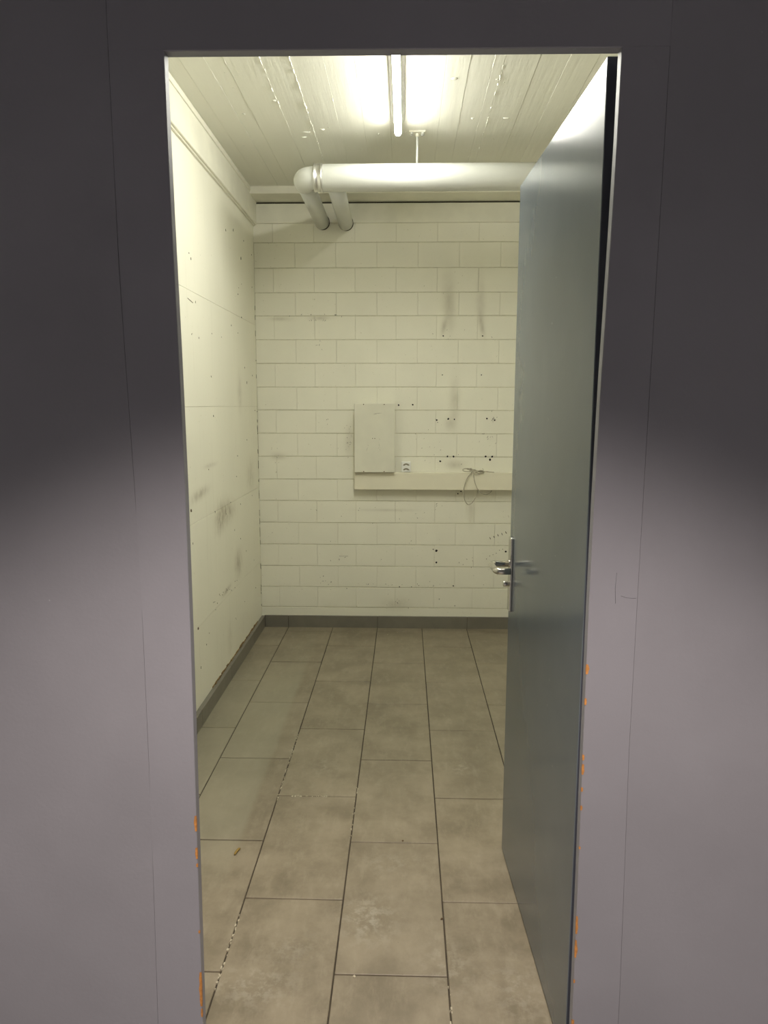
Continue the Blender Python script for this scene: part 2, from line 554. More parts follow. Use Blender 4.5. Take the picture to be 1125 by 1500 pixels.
# ------------------------------------------------------------------ left wall
wall_left = box('wall_left', (XL - 0.12, YI, -0.1), (XL - 0.002, YB + 0.1, ZC + 0.1), M_mortar)
tag(wall_left, 'cream painted left wall with scuffs and faint panel joints', 'wall', kind='structure')
pj = [0.03, 0.457, 0.950, 1.477, 1.990, 2.66]
for i in range(len(pj) - 1):
    dx = (0.0, 0.0008, -0.0003, 0.0005, 0.0)[i]
    box('panel', (XL - 0.01, YI, pj[i] + 0.0006), (XL + dx + 0.001, YB, pj[i + 1] - 0.0006), M_left, wall_left, 0.0008)
rs = random.Random(5)
marks = [(3.165 + .01, 1.69, .012, .010, 0), (3.29, 1.014, .018, .02, .5), (3.335, 0.452, .020, .016, .5)]
specks('drill_hole', 'left', [marks[0]], M_rust, wall_left)
specks('drill_hole', 'left', [marks[1]], M_rust, wall_left)
specks('drill_hole', 'left', [marks[2]], M_rust, wall_left)
marks = [(3.40, 1.945, .11, .0035, -0.12), (4.47, 2.33, .02, .012, 1.5), (4.55, 1.62, .02, .009, 1.2)]
for i in range(48):
    marks.append((rs.uniform(3.15, 4.8), rs.uniform(0.25, 2.5), rs.uniform(.004, .014), rs.uniform(.0015, .004), rs.uniform(0.9, 2.2)))
for i in range(34):
    marks.append((YB - 0.012 + rs.uniform(-.004, .003), rs.uniform(0.15, 2.1), rs.uniform(.01, .05), rs.uniform(.003, .006), 1.57))
for i in range(16):
    marks.append((rs.uniform(3.6, 4.2), rs.uniform(0.45, 0.52), rs.uniform(.006, .02), rs.uniform(.002, .006), rs.uniform(-.8, .2)))
tag(specks('scuff_marks', 'left', marks, M_scuff, wall_left), kind='stuff')

# upper beams
trim1 = box('trim_1', (XL - 0.02, YI, 2.605), (-0.938, YB, ZC + 0.02), M_trimp, bevel=0.003)
tag(trim1, 'cream beam along the top of the left wall', 'beam', kind='structure')
box('cove_strip', (-0.95, YI, 2.752), (-0.932, 4.65, ZC - 0.0005), M_trimp, trim1, 0.002)
box('lip', (XL, YI, 2.598), (-0.950, YB, 2.607), M_trimp, trim1, 0.001)
trim2 = box('trim_2', (-0.940, 4.655, 2.738), (XR, YB + 0.01, ZC + 0.02), M_trimp, bevel=0.003)
tag(trim2, 'shallow cream ceiling ledge above the block wall', 'beam', kind='structure')

# ------------------------------------------------------------------ right wall (behind the open leaf)
wall_right = box('wall_right', (XR + 0.002, YI, -0.1), (XR + 0.12, YB + 0.1, ZC + 0.1), M_mortar)
tag(wall_right, 'cream painted right wall mostly hidden behind the open door leaf', 'wall', kind='structure')
for i in range(len(pj) - 1):
    box('panel', (XR - 0.001, YI, pj[i] + 0.0006), (XR + 0.01, YB, (pj[i + 1] if i < 4 else ZC) - 0.0006), M_left, wall_right, 0.0008)

# ------------------------------------------------------------------ ceiling with board marks
ceiling = box('ceiling', (XL - 0.1, YI - 0.02, ZC + 0.003), (XR + 0.1, YB + 0.1, ZC + 0.12), M_ceil)
tag(ceiling, 'cream painted concrete ceiling with board marks', 'ceiling', kind='structure')
bx = [XL, -0.862, -0.766, -0.693, -0.556, -0.443, -0.316, -0.20, -0.075, 0.060, 0.150, 0.240, 0.331, 0.370, 0.50, 0.61, 0.72, 0.83, 0.95, XR]
for i in range(len(bx) - 1):
    dz = random.uniform(-0.0005, 0.0005)
    box('board_mark', (bx[i] + 0.0004, YI, ZC + dz), (bx[i + 1] - 0.0004, YB, ZC + 0.01), M_ceil, ceiling, 0.0005)
rr = random.Random(21)
def ridge(x, y0, y1, h, w, dens):
    bm = bmesh.new()
    y = y0
    while y < y1:
        l = rr.uniform(0.008, 0.06)
        if rr.random() < dens * .85:
            hh = h * rr.choice((.3, .5, .8, 1.0, 1.6))
            xx = x + rr.uniform(-.0022, .0022)
            A = [(xx - w, y, ZC + .001), (xx + w, y, ZC + .001), (xx + rr.uniform(-.3, .3) * w, y + l * .2, ZC - hh), (xx, y + l * .8, ZC - hh * rr.uniform(.5, 1)), (xx - w, y + l, ZC + .001), (xx + w, y + l, ZC + .001)]
            v = [bm.verts.new(p) for p in A]
            for f in ((0, 2, 3, 4), (1, 5, 3, 2), (0, 1, 2), (4, 3, 5)):
                bm.faces.new([v[j] for j in f])
        y += l * rr.uniform(.9, 1.3)
    tag(link('seam_ridge', mesh_of(bm, 'seam_ridge'), M_ceil, ceiling), kind='stuff')
for x, y0, y1, h, w, dn in [(-0.443, 2.3, 4.15, .0045, .0030, .95), (-0.556, 2.3, 3.9, .003, .0024, .85), (-0.766, 2.4, 3.9, .0022, .002, .6), (-0.316, 2.4, 3.6, .0014, .0018, .4),
                            (0.370, 2.3, 4.05, .0040, .0028, .92), (0.331, 2.4, 3.8, .0015, .0018, .5), (0.060, 2.4, 3.5, .0015, .0018, .45), (0.24, 2.4, 3.7, .0012, .0016, .4), (-0.693, 2.3, 3.2, .0015, .0016, .4)]:
    ridge(x, y0, y1, h, w, dn)
bm = bmesh.new()
for i in range(70):
    x, y, r = rr.uniform(-0.9, 0.75), rr.uniform(2.3, 4.3), rr.choice((.002, .0025, .003, .004, .006))
    mt_ = Matrix.Translation((x, y, ZC + 0.0005)) @ Matrix.Rotation(rr.uniform(0, 3), 4, 'Z') @ Matrix.Diagonal((r * rr.uniform(.6, 2.2), r * rr.uniform(.7, 1.4), r * .45, 1))
    bmesh.ops.create_icosphere(bm, subdivisions=1, radius=1.0, matrix=mt_)
for x, y, a, b in [(0.452, 3.62, .016, .007), (0.30, 3.62, .007, .006), (-.48, 3.77, .02, .004), (-.5, 3.84, .012, .004), (-.40, 3.74, .012, .005), (-.57, 3.4, .010, .008), (.19, 3.2, .014, .012)]:
    bmesh.ops.create_icosphere(bm, subdivisions=2, radius=1.0, matrix=Matrix.Translation((x, y, ZC)) @ Matrix.Diagonal((a, b, .005, 1)))
tag(link('paint_nodules', mesh_of(bm, 'paint_nodules'), M_ceil, ceiling, smooth=True), kind='stuff')

# ------------------------------------------------------------------ skirting tiles
def skirting(name, label, segs, axis):
    r = empty(name, (0, 0, 0))
    tag(r, label, 'skirting', kind='structure')
    for a, b in segs:
        if axis == 'x':
            box('skirting_tile', (a + .0012, YB - 0.012, -0.002), (b - .0012, YB + 0.001, 0.081), M_skirt, r, 0.0012)
        elif axis == 'l':
            box('skirting_tile', (XL - 0.001, a + .0012, -0.002), (XL + 0.023, b - .0012, 0.077), M_skirt, r, 0.0012)
        else:
            box('skirting_tile', (XR - 0.012, a + .0012, -0.002), (XR + 0.001, b - .0012, 0.077), M_skirt, r, 0.0012)
    return r
bb = skirting('baseboard_back', 'dark grey tile skirting along the block wall', [(XL + .024, -.78), (-.78, -.178), (-.178, .423), (.423, 1.02), (1.02, XR - .013)], 'x')
bl_ = skirting('baseboard_left', 'dark grey tile skirting along the left wall', [(YI, 2.08), (2.08, 2.68), (2.68, 3.28), (3.28, 3.88), (3.88, 4.48), (4.48, YB)], 'l')
skirting('baseboard_right', 'dark grey tile skirting along the right wall', [(YI, 2.08), (2.08, 2.68), (2.68, 3.28), (3.28, 3.88), (3.88, 4.48), (4.48, YB)], 'r')
box('grout_bed', (XL + .02, YB - .010, -.001), (XR - .02, YB - .0002, .0790), M_grout, bb)
box('grout_bed', (XL - .0005, YI + .01, -.001), (XL + .0205, YB - .02, .0750), M_grout, bl_)
bm = bmesh.new()
rc = random.Random(9)
y = 3.55
while y < 4.7:
    l = rc.uniform(.02, .06)
    h = rc.uniform(.003, .011)
    add_box(bm, (XL - .001, y, 0.074), (XL + 0.003 + rc.uniform(0, .005), y + l, 0.078 + h))
    y += l * rc.uniform(.8, 1.3)
tag(link('crumbling_caulk', mesh_of(bm, 'crumbling_caulk'), M_caulk, bl_), kind='stuff')

# ------------------------------------------------------------------ door wall (dark grey) with the opening
RJ = [(2.099, .3715), (1.95, .370), (1.781, .3665), (1.528, .3600), (1.30, .3565), (1.088, .3550), (0.81, .3550), (0.50, .3560), (0.204, .3560), (0.0, .356)]
LJ = [(2.103, -.428), (1.95, -.4272), (1.82, -.4257), (1.57, -.4215), (1.322, -.4190), (1.05, -.4190), (0.798, -.420), (0.50, -.4215), (0.183, -.423), (0.0, -.423)]
ZT = 2.1005
SEAM_L = [(2.20, -.527), (1.725, -.526), (1.189, -.5125), (.649, -.5130), (.18, -.519), (0, -.519)]
SEAM_R = [(2.20, .455), (1.528, .4495), (1.222, .447), (.811, .4455), (.286, .452), (0, .452)]

wall_front = empty('wall_front', (0, YF, 0))
tag(wall_front, 'dark mauve grey painted wall around the doorway', 'wall', kind='structure')
CXL, CXR = -1.75, 1.75
HG = 0.0004
def wpanel(poly):
    o = prism('wall_panel', [(x, z) for x, z in poly], YF + 0.0004, YI, M_wallg)
    o.parent = wall_front
    o.matrix_parent_inverse = Matrix.Translation((0, -YF, 0))
    return o
def interp(T, z):
    for (za, xa), (zb, xb) in zip(T, T[1:]):
        if za >= z >= zb:
            return xb + (xa - xb) * (z - zb) / (za - zb)
    return T[0][1]
def between(T, z0, z1):
    zs = [z1] + [z for z, x in T if z0 < z < z1] + [z0]
    return [(interp(T, z), z) for z in zs]
for z0, z1 in ((0, 2.1995),):
    wpanel([(CXL, z0)] + [(CXL, z1)] + [(x - HG, z) for x, z in between(SEAM_L, z0, z1)])
    wpanel([(CXR, z0)] + [(CXR, z1)] + [(x + HG, z) for x, z in between(SEAM_R, z0, z1)])
wpanel([(CXL, 2.2005), (CXR, 2.2005), (CXR, ZC + .1), (CXL, ZC + .1)])
o = box('seam_backing', (-.54, YF + 0.0018, 0), (-.505, YI - .001, 2.21), M_wallg); o.parent = wall_front; o.matrix_parent_inverse = Matrix.Translation((0, -YF, 0))
o = box('seam_backing', (.44, YF + 0.0018, 0), (.465, YI - .001, 2.21), M_wallg); o.parent = wall_front; o.matrix_parent_inverse = Matrix.Translation((0, -YF, 0))

door = empty('door_1', (0.372, 1.49, 0))
tag(door, 'open blue grey door with steel lever in a chipped mauve grey frame', 'door', kind='structure')
DINV = Matrix.Translation((-0.372, -1.49, 0))
def dpart(o, parent=None):
    o.parent = parent or door
    o.matrix_parent_inverse = DINV
    return o
REB = 0.0235      # depth of the stop, then the rebate steps back 22 mm
def jamb(name, edge, seam, sgn):
    """vertical frame member with a rebated section; sgn=+1 right, -1 left"""
    bm = bmesh.new()
    rows = []
    for z, x in edge:
        xs = interp(seam, z) - sgn * HG
        c = 0.0015
        prof = [(xs, YF), (x + sgn * c, YF), (x, YF + c), (x, YF + REB), (x + sgn * 0.022, YF + REB), (x + sgn * 0.022, YI), (xs, YI)]
        rows.append([bm.verts.new((px, py, z)) for px, py in prof])
    n = len(rows[0])
    for a, b in zip(rows, rows[1:]):
        for k in range(n):
            bm.faces.new((a[k], a[(k + 1) % n], b[(k + 1) % n], b[k]))
    bm.faces.new(rows[0]); bm.faces.new(rows[-1])
    return dpart(link(name, mesh_of(bm, name), M_frame))
jr = jamb('jamb', [(ZT, .3715)] + RJ, SEAM_R, 1)
jl = jamb('jamb', [(ZT + .003, -.428)] + LJ, SEAM_L, -1)
# head member, rebated too
bm = bmesh.new()
c = .0015
prof = [(YF, ZT + c), (YF + c, ZT), (YF + REB, ZT), (YF + REB, ZT + 0.022), (YI, ZT + 0.022), (YI, 2.1995), (YF, 2.1995)]
A = [bm.verts.new((interp(SEAM_L, 2.19) + HG, y, z + .002)) for y, z in prof]
B = [bm.verts.new((interp(SEAM_R, 2.19) - HG, y, z - .001)) for y, z in prof]
bm.faces.new(A); bm.faces.new(B)
for k in range(len(prof)):
    bm.faces.new((A[k], A[(k + 1) % len(prof)], B[(k + 1) % len(prof)], B[k]))
head = dpart(link('frame_head', mesh_of(bm, 'frame_head'), M_frame))
# seal lying in the rebate
for x, sg in ((.3715, 1), (-.426, -1)):
    s = dpart(box('rubber_seal', (x + sg * .008 - .004, YF + REB - .0005, 0.02), (x + sg * .008 + .004, YF + REB + .004, ZT - .01), M_rubber, bevel=.001))

# chipped paint along the arrises
rch = random.Random(4)
def chip(x, z0, z1, w, sgn, par):
    """bare patch wrapping the arris: front sliver and reveal sliver"""
    bm = bmesh.new()
    n = 6
    fr, ed, rv = [], [], []
    for k in range(n + 1):
        z = z0 + (z1 - z0) * k / n
        t = math.sin(math.pi * min(max(k / n, .06), .94)) ** .5
        fr.append(bm.verts.new((x(z) + sgn * (0.0016 + w * t * rch.uniform(.6, 1.1)), YF - .0006, z)))
        ed.append(bm.verts.new((x(z) - sgn * .0003, YF - .0004, z)))
        rv.append(bm.verts.new((x(z) - sgn * .0006, YF + w * .9 * t * rch.uniform(.6, 1.2) + .001, z)))
    for k in range(n):
        bm.faces.new((fr[k], fr[k + 1], ed[k + 1], ed[k]))
        bm.faces.new((ed[k], ed[k + 1], rv[k + 1], rv[k]))
    o = link('paint_chip', mesh_of(bm, 'paint_chip'), M_chip)
    o.parent = par
for z0, z1, w in [(.968, .988, .0042), (.905, .919, .002), (.79, .802, .002), (.760, .782, .0032), (.724, .733, .002), (.684, .694, .002), (.60, .606, .0015), (.412, .452, .0028), (.358, .398, .0034), (.19, .215, .004), (.30, .308, .0015)]:
    chip(lambda z: interp(RJ, z), z0, z1, w, 1, jr)
for z0, z1, w in [(.624, .658, .0032), (.563, .588, .003), (.545, .553, .0018), (.225, .305, .0040), (.395, .402, .0015), (.20, .22, .002)]:
    chip(lambda z: interp(LJ, z), z0, z1, w, -1, jl)

# hairline scratches on the right jamb face
for pts in ([(.415, 1.125), (.425, 1.1215), (.437, 1.1205), (.444, 1.1205)], [(.405, 1.17), (.4035, 1.14), (.4055, 1.11)]):
    o = sweep('scratch', [(x, YF + .0004, z) for x, z in pts], .0006, M_edge, jr, n=5)
# ------------------------------------------------------------------ door leaf
HP = Vector((0.3688, 1.504, 0.0))
ang = math.atan2(2.335 - 1.504, 0.3335 - 0.3688)
LW, LH, LTK = 0.833, 2.123, 0.044
leafM = Matrix.Translation(HP) @ Matrix.Rotation(ang, 4, 'Z') @ Matrix.Rotation(0.0022, 4, 'X')     # local +x along leaf to the free edge, local -y into thickness (+X world)
bm = bmesh.new()
add_box(bm, (0.0012, -LTK, 0.008), (LW - .0012, 0.0, LH + .008), 0.0015, 2)
leaf = link('leaf', mesh_of(bm, 'leaf'), M_leaf)
leaf.parent = door
leaf.matrix_parent_inverse = Matrix.Translation((-0.372, -1.49, 0))
leaf.matrix_basis = leafM
def lpart(o):
    o.parent = leaf
    return o
lpart(box('hinge_edge_band', (-.0002, -LTK + .0015, .0095), (.0018, -.0016, LH + .0065), M_edge))
lpart(box('free_edge_band', (LW - .0018, -LTK + .0015, .0095), (LW + .0002, -.0016, LH + .0065), M_leaf))
for z in (.25, 1.05, 1.86):
    lpart(sweep('hinge', [(-.004, -LTK - .008, z - .045), (-.004, -LTK - .008, z + .045)], .008, M_steel, n=14))
# furniture on both faces
def furniture(side):
    s = 1 if side > 0 else -1
    y0 = 0.0 if s > 0 else -LTK
    yy = lambda d: y0 + s * d
    bm = bmesh.new()
    a, b = sorted((yy(-.001), yy(.008)))
    add_box(bm, (LW - .054, a, .842), (LW - .016, b, 1.078), .003, 2)
    lpart(link('handle_plate', mesh_of(bm, 'handle_plate'), M_steel))
    u0 = LW - .036
    zc = 0.994
    r = .0095
    # lever: neck out of the plate, along the leaf, and a return towards the leaf
    pts = [(u0, yy(.004), zc), (u0, yy(.048), zc)]
    for k in range(1, 9):
        t = k / 8 * math.pi / 2
        pts.append((u0 - .018 * (1 - math.cos(t)), yy(.048 + .018 * math.sin(t)), zc))
    pts.append((u0 - .095, yy(.066), zc))
    for k in range(1, 9):
        t = k / 8 * math.pi / 2
        pts.append((u0 - .095 - .018 * math.sin(t), yy(.048 + .018 * math.cos(t)), zc))
    pts.append((u0 - .113, yy(.024), zc))
    lpart(sweep('lever', pts, r, M_steel, n=20))
    lpart(sweep('rosette', [(u0, yy(.006), zc), (u0, yy(.0115), zc)], .0125, M_steel, n=24))
    bm = bmesh.new()
    add_sweep(bm, [(u0, yy(.002), .929), (u0, yy(.024), .929), (u0, yy(.0255), .929)], [.0085, .0085, .0075], 20)
    a, b = sorted((yy(.002), yy(.024)))
    add_box(bm, (u0 - .005, a, .9005), (u0 + .005, b, .929), .002, 2) if s < 0 else None
    o = link('lock_cylinder', mesh_of(bm, 'lock_cylinder'), M_steel)
    for p in o.data.polygons:
        p.use_smooth = len(p.vertices) == 4 and s > 0
    lpart(o)
furniture(1)
furniture(-1)
lpart(box('latch', (LW, -LTK * .65, .98), (LW + .008, -LTK * .35, 1.01), M_steel, bevel=.002))

# ------------------------------------------------------------------ corridor shell (where the photograph was taken)
cf = box('floor_corridor', (CXL, -1.6, -0.12), (CXR, YI - 0.055, -0.001), M_corrf)
tag(cf, 'plain grey screed floor of the corridor outside the doorway', 'floor', kind='structure')
for nm, lab, a, b in [('wall_corridor_left', 'pale grey left end wall of the corridor', (CXL - .1, -1.7, 0), (CXL, YI, CZ + .2)),
                      ('wall_corridor_right', 'pale grey right end wall of the corridor', (CXR, -1.7, 0), (CXR + .1, YI, CZ + .2)),
                      ('wall_corridor_back', 'pale grey corridor wall facing the doorway', (CXL, -1.7, 0), (CXR, -1.6, CZ + .2))]:
    tag(box(nm, a, b, M_corr), lab, 'wall', kind='structure')
LX, LY = -0.02, 0.20
bm = bmesh.new()
# ceiling slab with a round cut for the downlight
n = 32
hr = .058
hole = [(LX + hr * math.cos(2 * math.pi * k / n), LY + hr * math.sin(2 * math.pi * k / n)) for k in range(n)]
ex0, ex1, ey0, ey1 = CXL, CXR, -1.6, YF
def outer(k):
    t = 2 * math.pi * k / n
    cx, sy = math.cos(t), math.sin(t)
    m = min(((ex1 - LX) / cx if cx > 1e-6 else (ex0 - LX) / cx if cx < -1e-6 else 1e9), ((ey1 - LY) / sy if sy > 1e-6 else (ey0 - LY) / sy if sy < -1e-6 else 1e9))
    return (LX + m * cx, LY + m * sy)
hv = [bm.verts.new((*p, CZ)) for p in hole]
ov = [bm.verts.new((*outer(k), CZ)) for k in range(n)]
hv2 = [bm.verts.new((*p, CZ + .2)) for p in hole]
ov2 = [bm.verts.new((*outer(k), CZ + .2)) for k in range(n)]
corners = [(ex1, ey1), (ex0, ey1), (ex0, ey0), (ex1, ey0)]
for k in range(n):
    j = (k + 1) % n
    pa, pb = outer(k), outer(j)
    extra = []
    for cpt in corners:
        on_a = abs(pa[0] - cpt[0]) < 1e-6 or abs(pa[1] - cpt[1]) < 1e-6
        on_b = abs(pb[0] - cpt[0]) < 1e-6 or abs(pb[1] - cpt[1]) < 1e-6
        same = abs(pa[0] - pb[0]) < 1e-6 or abs(pa[1] - pb[1]) < 1e-6
        if on_a and on_b and not same and (Vector(cpt) - Vector(pa)).length < 2.5 and (Vector(cpt) - Vector(pb)).length < 2.5:
            extra = [cpt]
    e1 = [bm.verts.new((*q, CZ)) for q in extra]
    e2 = [bm.verts.new((*q, CZ + .2)) for q in extra]
    bm.faces.new([hv[k], ov[k]] + e1 + [ov[j], hv[j]])
    bm.faces.new([hv2[j], ov2[j]] + e2 + [ov2[k], hv2[k]])
    bm.faces.new((hv[k], hv[j], hv2[j], hv2[k]))
cc = link('ceiling_corridor', mesh_of(bm, 'ceiling_corridor'), M_corr)
tag(cc, 'pale grey corridor ceiling with a recessed downlight', 'ceiling', kind='structure')

# ================================================================== THINGS
# ------------------------------------------------------------------ corridor downlight
dl = empty('recessed_downlight', (LX, LY, CZ))
tag(dl, 'round recessed downlight in the corridor ceiling outside the doorway', 'lamp')
def lathe(name, prof, mat, parent, n=32):
    bm = bmesh.new()
    rows = [[bm.verts.new((r * math.cos(2 * math.pi * k / n), r * math.sin(2 * math.pi * k / n), z)) for k in range(n)] for r, z in prof]
    for a, b in zip(rows, rows[1:]):
        for k in range(n):
            bm.faces.new((a[k], a[(k + 1) % n], b[(k + 1) % n], b[k]))
    return link(name, mesh_of(bm, name), mat, parent, True)
lathe('trim_ring', [(.050, .0), (.051, -.006), (.070, -.006), (.073, -.001), (.073, .0005), (.056, .0005)], M_batten, dl)
lathe('reflector', [(.054, .0), (.047, .03), (.036, .06), (.02, .078), (.0005, .082)], M_band, dl)
lathe('lens', [(.0005, .050), (.030, .050), (.034, .053), (.030, .056), (.0005, .056)], M_lens, dl)
sd = bpy.data.lights.new('downlight_beam', 'SPOT')
sd.energy = SPOT_POWER
sd.color = SPOT_COLOR
sd.spot_size = math.radians(2 * SPOT_HALF)
sd.spot_blend = SPOT_BLEND
sd.shadow_soft_size = 0.045
so = bpy.data.objects.new('downlight_beam', sd)
COL.objects.link(so)
so.parent = dl
so.location = (0, 0, -0.012)

# ------------------------------------------------------------------ ceiling tube lamp
TX = -0.040
TY0, TY1 = 2.16, 3.665
tl = empty('tube_lamp', (TX, (TY0 + TY1) / 2, ZC))
tag(tl, 'bright white fluorescent tube lamp on a slim batten under the ceiling', 'lamp')
inv = Matrix.Translation((-TX, -(TY0 + TY1) / 2, -ZC))
def tpart(o):
    o.parent = tl
    o.matrix_parent_inverse = inv
    return o
prof = [(-.030, ZC - .0015), (.030, ZC - .0015), (.030, ZC - .012), (.018, ZC - .024), (-.018, ZC - .024), (-.030, ZC - .012)]
tpart(prism('batten', [(TX + x, z) for x, z in prof], TY0 + .03, TY1 - .06, M_batten))
TZ = ZC - .047
bm = bmesh.new()
pts = [(TX, TY0 + .012, TZ), (TX, TY1 - .012, TZ)]
# tube lit on its lower side; opaque upper half added to cut ceiling glow
arc = [math.radians(a) for a in range(-84, 85, 8)]
def half(name, arc_, r, mat):
    bm = bmesh.new()
    A = [bm.verts.new((TX + r * math.sin(t), TY0 + .012, TZ - r * math.cos(t))) for t in arc_]
    B = [bm.verts.new((TX + r * math.sin(t), TY1 - .012, TZ - r * math.cos(t))) for t in arc_]
    for k in range(len(A) - 1):
        bm.faces.new((A[k], A[k + 1], B[k + 1], B[k]))
    bm.faces.new((A[-1], A[0], B[0], B[-1]))
    bm.faces.new(A); bm.faces.new(B)
    return tpart(link(name, mesh_of(bm, name), mat))
bm.free()
half('diffuser', arc, .0150, M_tube)
half('glow_shield', [math.radians(a) for a in range(85, 276, 10)], .0150, M_batten)
for ya, s in ((TY0 + .012, -1), (TY1 - .012, 1)):
    ps = [(TX, ya - s * .002, TZ), (TX, ya + s * .006, TZ), (TX, ya + s * .011, TZ), (TX, ya + s * .0135, TZ)]
    tpart(sweep('tube_cap', ps, [.0148, .0148, .012, .006], M_batten, n=20))
    yb = ya - s * .055
    tpart(box('lamp_holder', (TX - .013, yb - .012, TZ + .004), (TX + .013, yb + .012, ZC - .023), M_batten, bevel=.003))

# ------------------------------------------------------------------ duct and its pipes
PY, PZ, PR = 3.80, 2.578, 0.0625
du = empty('ceiling_pipe', (0, PY, PZ))
tag(du, 'white jacketed pipe hung under the ceiling with two branches into the block wall', 'pipe')
pinv = Matrix.Translation((0, -PY, -PZ))
def ppart(o, par=None):
    o.parent = par or du
    o.matrix_parent_inverse = pinv
    return o
ppart(sweep('main_pipe', [(-.408, PY, PZ), (-.404, PY, PZ), (XR - .002, PY, PZ)], [PR - .003, PR, PR], M_pipe, n=48))
bandp = ppart(sweep('metal_band', [(-.449, PY, PZ), (-.447, PY, PZ), (-.442, PY, PZ), (-.4415, PY, PZ), (-.416, PY, PZ), (-.4155, PY, PZ), (-.411, PY, PZ), (-.407, PY, PZ), (-.405, PY, PZ)],
                     [.058, PR + .003, PR + .003, PR + .0008, PR + .0008, PR + .003, PR + .003, PR + .002, PR - .002], M_band, n=48))
# elbow
ER, EB = .053, .056
EX = -.503
pts, rad = [], []
pts.append((-.446, PY, PZ)); rad.append(ER)
cx, cy = EX + EB, PY + EB
for k in range(0, 13):
    t = k / 12 * math.pi / 2
    pts.append((cx - EB * math.sin(t), cy - EB * math.cos(t), PZ)); rad.append(ER)
pts.append((EX, cy + .02, PZ)); rad.append(ER)
ppart(sweep('elbow', pts, rad, M_pipe, n=40))
ppart(sweep('coupling_gap', [(-.451, PY, PZ), (-.446, PY, PZ)], ER - .004, M_gap, n=32))
ppart(sweep('branch_pipe', [(EX, cy + .005, PZ - .004), (-.526, YB + .004, 2.617)], .0445, M_pipe, n=36))
ppart(sweep('branch_pipe', [(-.352, PY + .02, PZ - .008), (-.378, YB + .004, 2.611)], .0445, M_pipe, n=36))
for (x, z) in ((-.526, 2.617), (-.378, 2.611)):
    ppart(sweep('wall_sleeve', [(x + .002, YB - .0180, z + .001), (x + .002, YB + .003, z + .001)], .0462, M_gap, n=32))

# pipe hanger
hg = empty('pipe_hanger', (.05, PY - .02, ZC))
tag(hg, 'small bolted ceiling plate with a rod carrying the white pipe', 'hanger')
hinv = Matrix.Translation((-.05, -PY + .02, -ZC))
def hpart(o):
    o.parent = hg
    o.matrix_parent_inverse = hinv
    return o
HY = PY - .005
hpart(box('plate', (.012, HY - .035, ZC - .007), (.090, HY + .01, ZC + .0005), M_trimp, bevel=.0015))
for bx_, by_ in ((.024, -.024), (.024, -.002), (.077, -.024), (.077, -.002)):
    hpart(sweep('bolt', [(bx_, HY + by_, ZC - .006), (bx_, HY + by_, ZC - .013), (bx_, HY + by_, ZC - .015)], [.0075, .0075, .005], M_pipe, n=6, smooth=False))
hpart(sweep('rod', [(.051, HY - .003, ZC - .006), (.051, HY - .003, PZ + PR - .002)], .0052, M_pipe, n=14))
hpart(sweep('rod_nut', [(.051, HY - .003, ZC - .006), (.051, HY - .003, ZC - .020)], .010, M_trimp, n=6, smooth=False))

# ------------------------------------------------------------------ cable trunking, cover box, socket, cable
TFY = 4.795
tr = empty('cable_trunking', (0.4, YB, 0.943))
tag(tr, 'long cream cable trunking running right along the block wall', 'trunking')
tinv = Matrix.Translation((-0.4, -YB, -0.943))
for nm, a, b, bv in [('base', (-.322, TFY + .012, .9445), (XR - .004, YB - .0017, 1.0525), .001), ('cover', (-.324, TFY, .943), (XR - .004, TFY + .014, 1.054), .0025), ('end_cap', (-.3255, TFY + .002, .9437), (-.3215, YB - .0017, 1.0533), .001)]:
    o = box(nm, a, b, M_trunk, bevel=bv, seg=2); o.parent = tr; o.matrix_parent_inverse = tinv

cb = empty('cover_box', (-.195, YB, 1.058))
tag(cb, 'upright cream metal cover box on the block wall', 'box')
binv = Matrix.Translation((.195, -YB, -1.058))
def bpart(o, par=None):
    o.parent = par or cb
    if par is None: o.matrix_parent_inverse = binv
    return o
BFY = 4.765
bpart(box('case', (-.316, BFY + .004, 1.062), (-.074, YB - .0017, 1.489), M_box, bevel=.002))
lid = bpart(box('lid', (-.3235, BFY, 1.0575), (-.0665, BFY + .016, 1.4955), M_box, bevel=.003, seg=2))
for x, z in ((-.264, 1.490), (-.133, 1.490), (-.264, 1.0635), (-.133, 1.0635)):
    o = sweep('screw', [(x, BFY + .001, z), (x, BFY - .0015, z)], .0035, M_rust, n=10, smooth=False)
    o.parent = lid
for x in (-.207, -.193):
    o = sweep('screw', [(x, BFY + .001, 1.275), (x, BFY - .0012, 1.275)], .0028, M_rust, n=10, smooth=False)
    o.parent = lid
bm = bmesh.new()
rsx = random.Random(2)
for x, z, l, a in [(-.243, 1.205, .03, 1.2), (-.236, 1.23, .012, 1.3), (-.165, 1.235, .04, 1.75), (-.160, 1.205, .022, 1.9), (-.170, 1.215, .016, 1.4), (-.17, 1.435, .05, .04), (-.19, 1.43, .03, .1), (-.163, 1.27, .012, 2.1)]:
    dx, dz = math.cos(a) * l / 2, math.sin(a) * l / 2
    w = .0009
    v = [bm.verts.new(p) for p in ((x - dx, BFY - .0004, z - dz), (x + dz / l * w, BFY - .0004, z - dx / l * w * 2), (x + dx, BFY - .0004, z + dz), (x - dz / l * w, BFY - .0004, z + dx / l * w * 2))]
    bm.faces.new(v)
o = tag(link('scratches', mesh_of(bm, 'scratches'), M_scuff), kind='stuff'); o.parent = lid

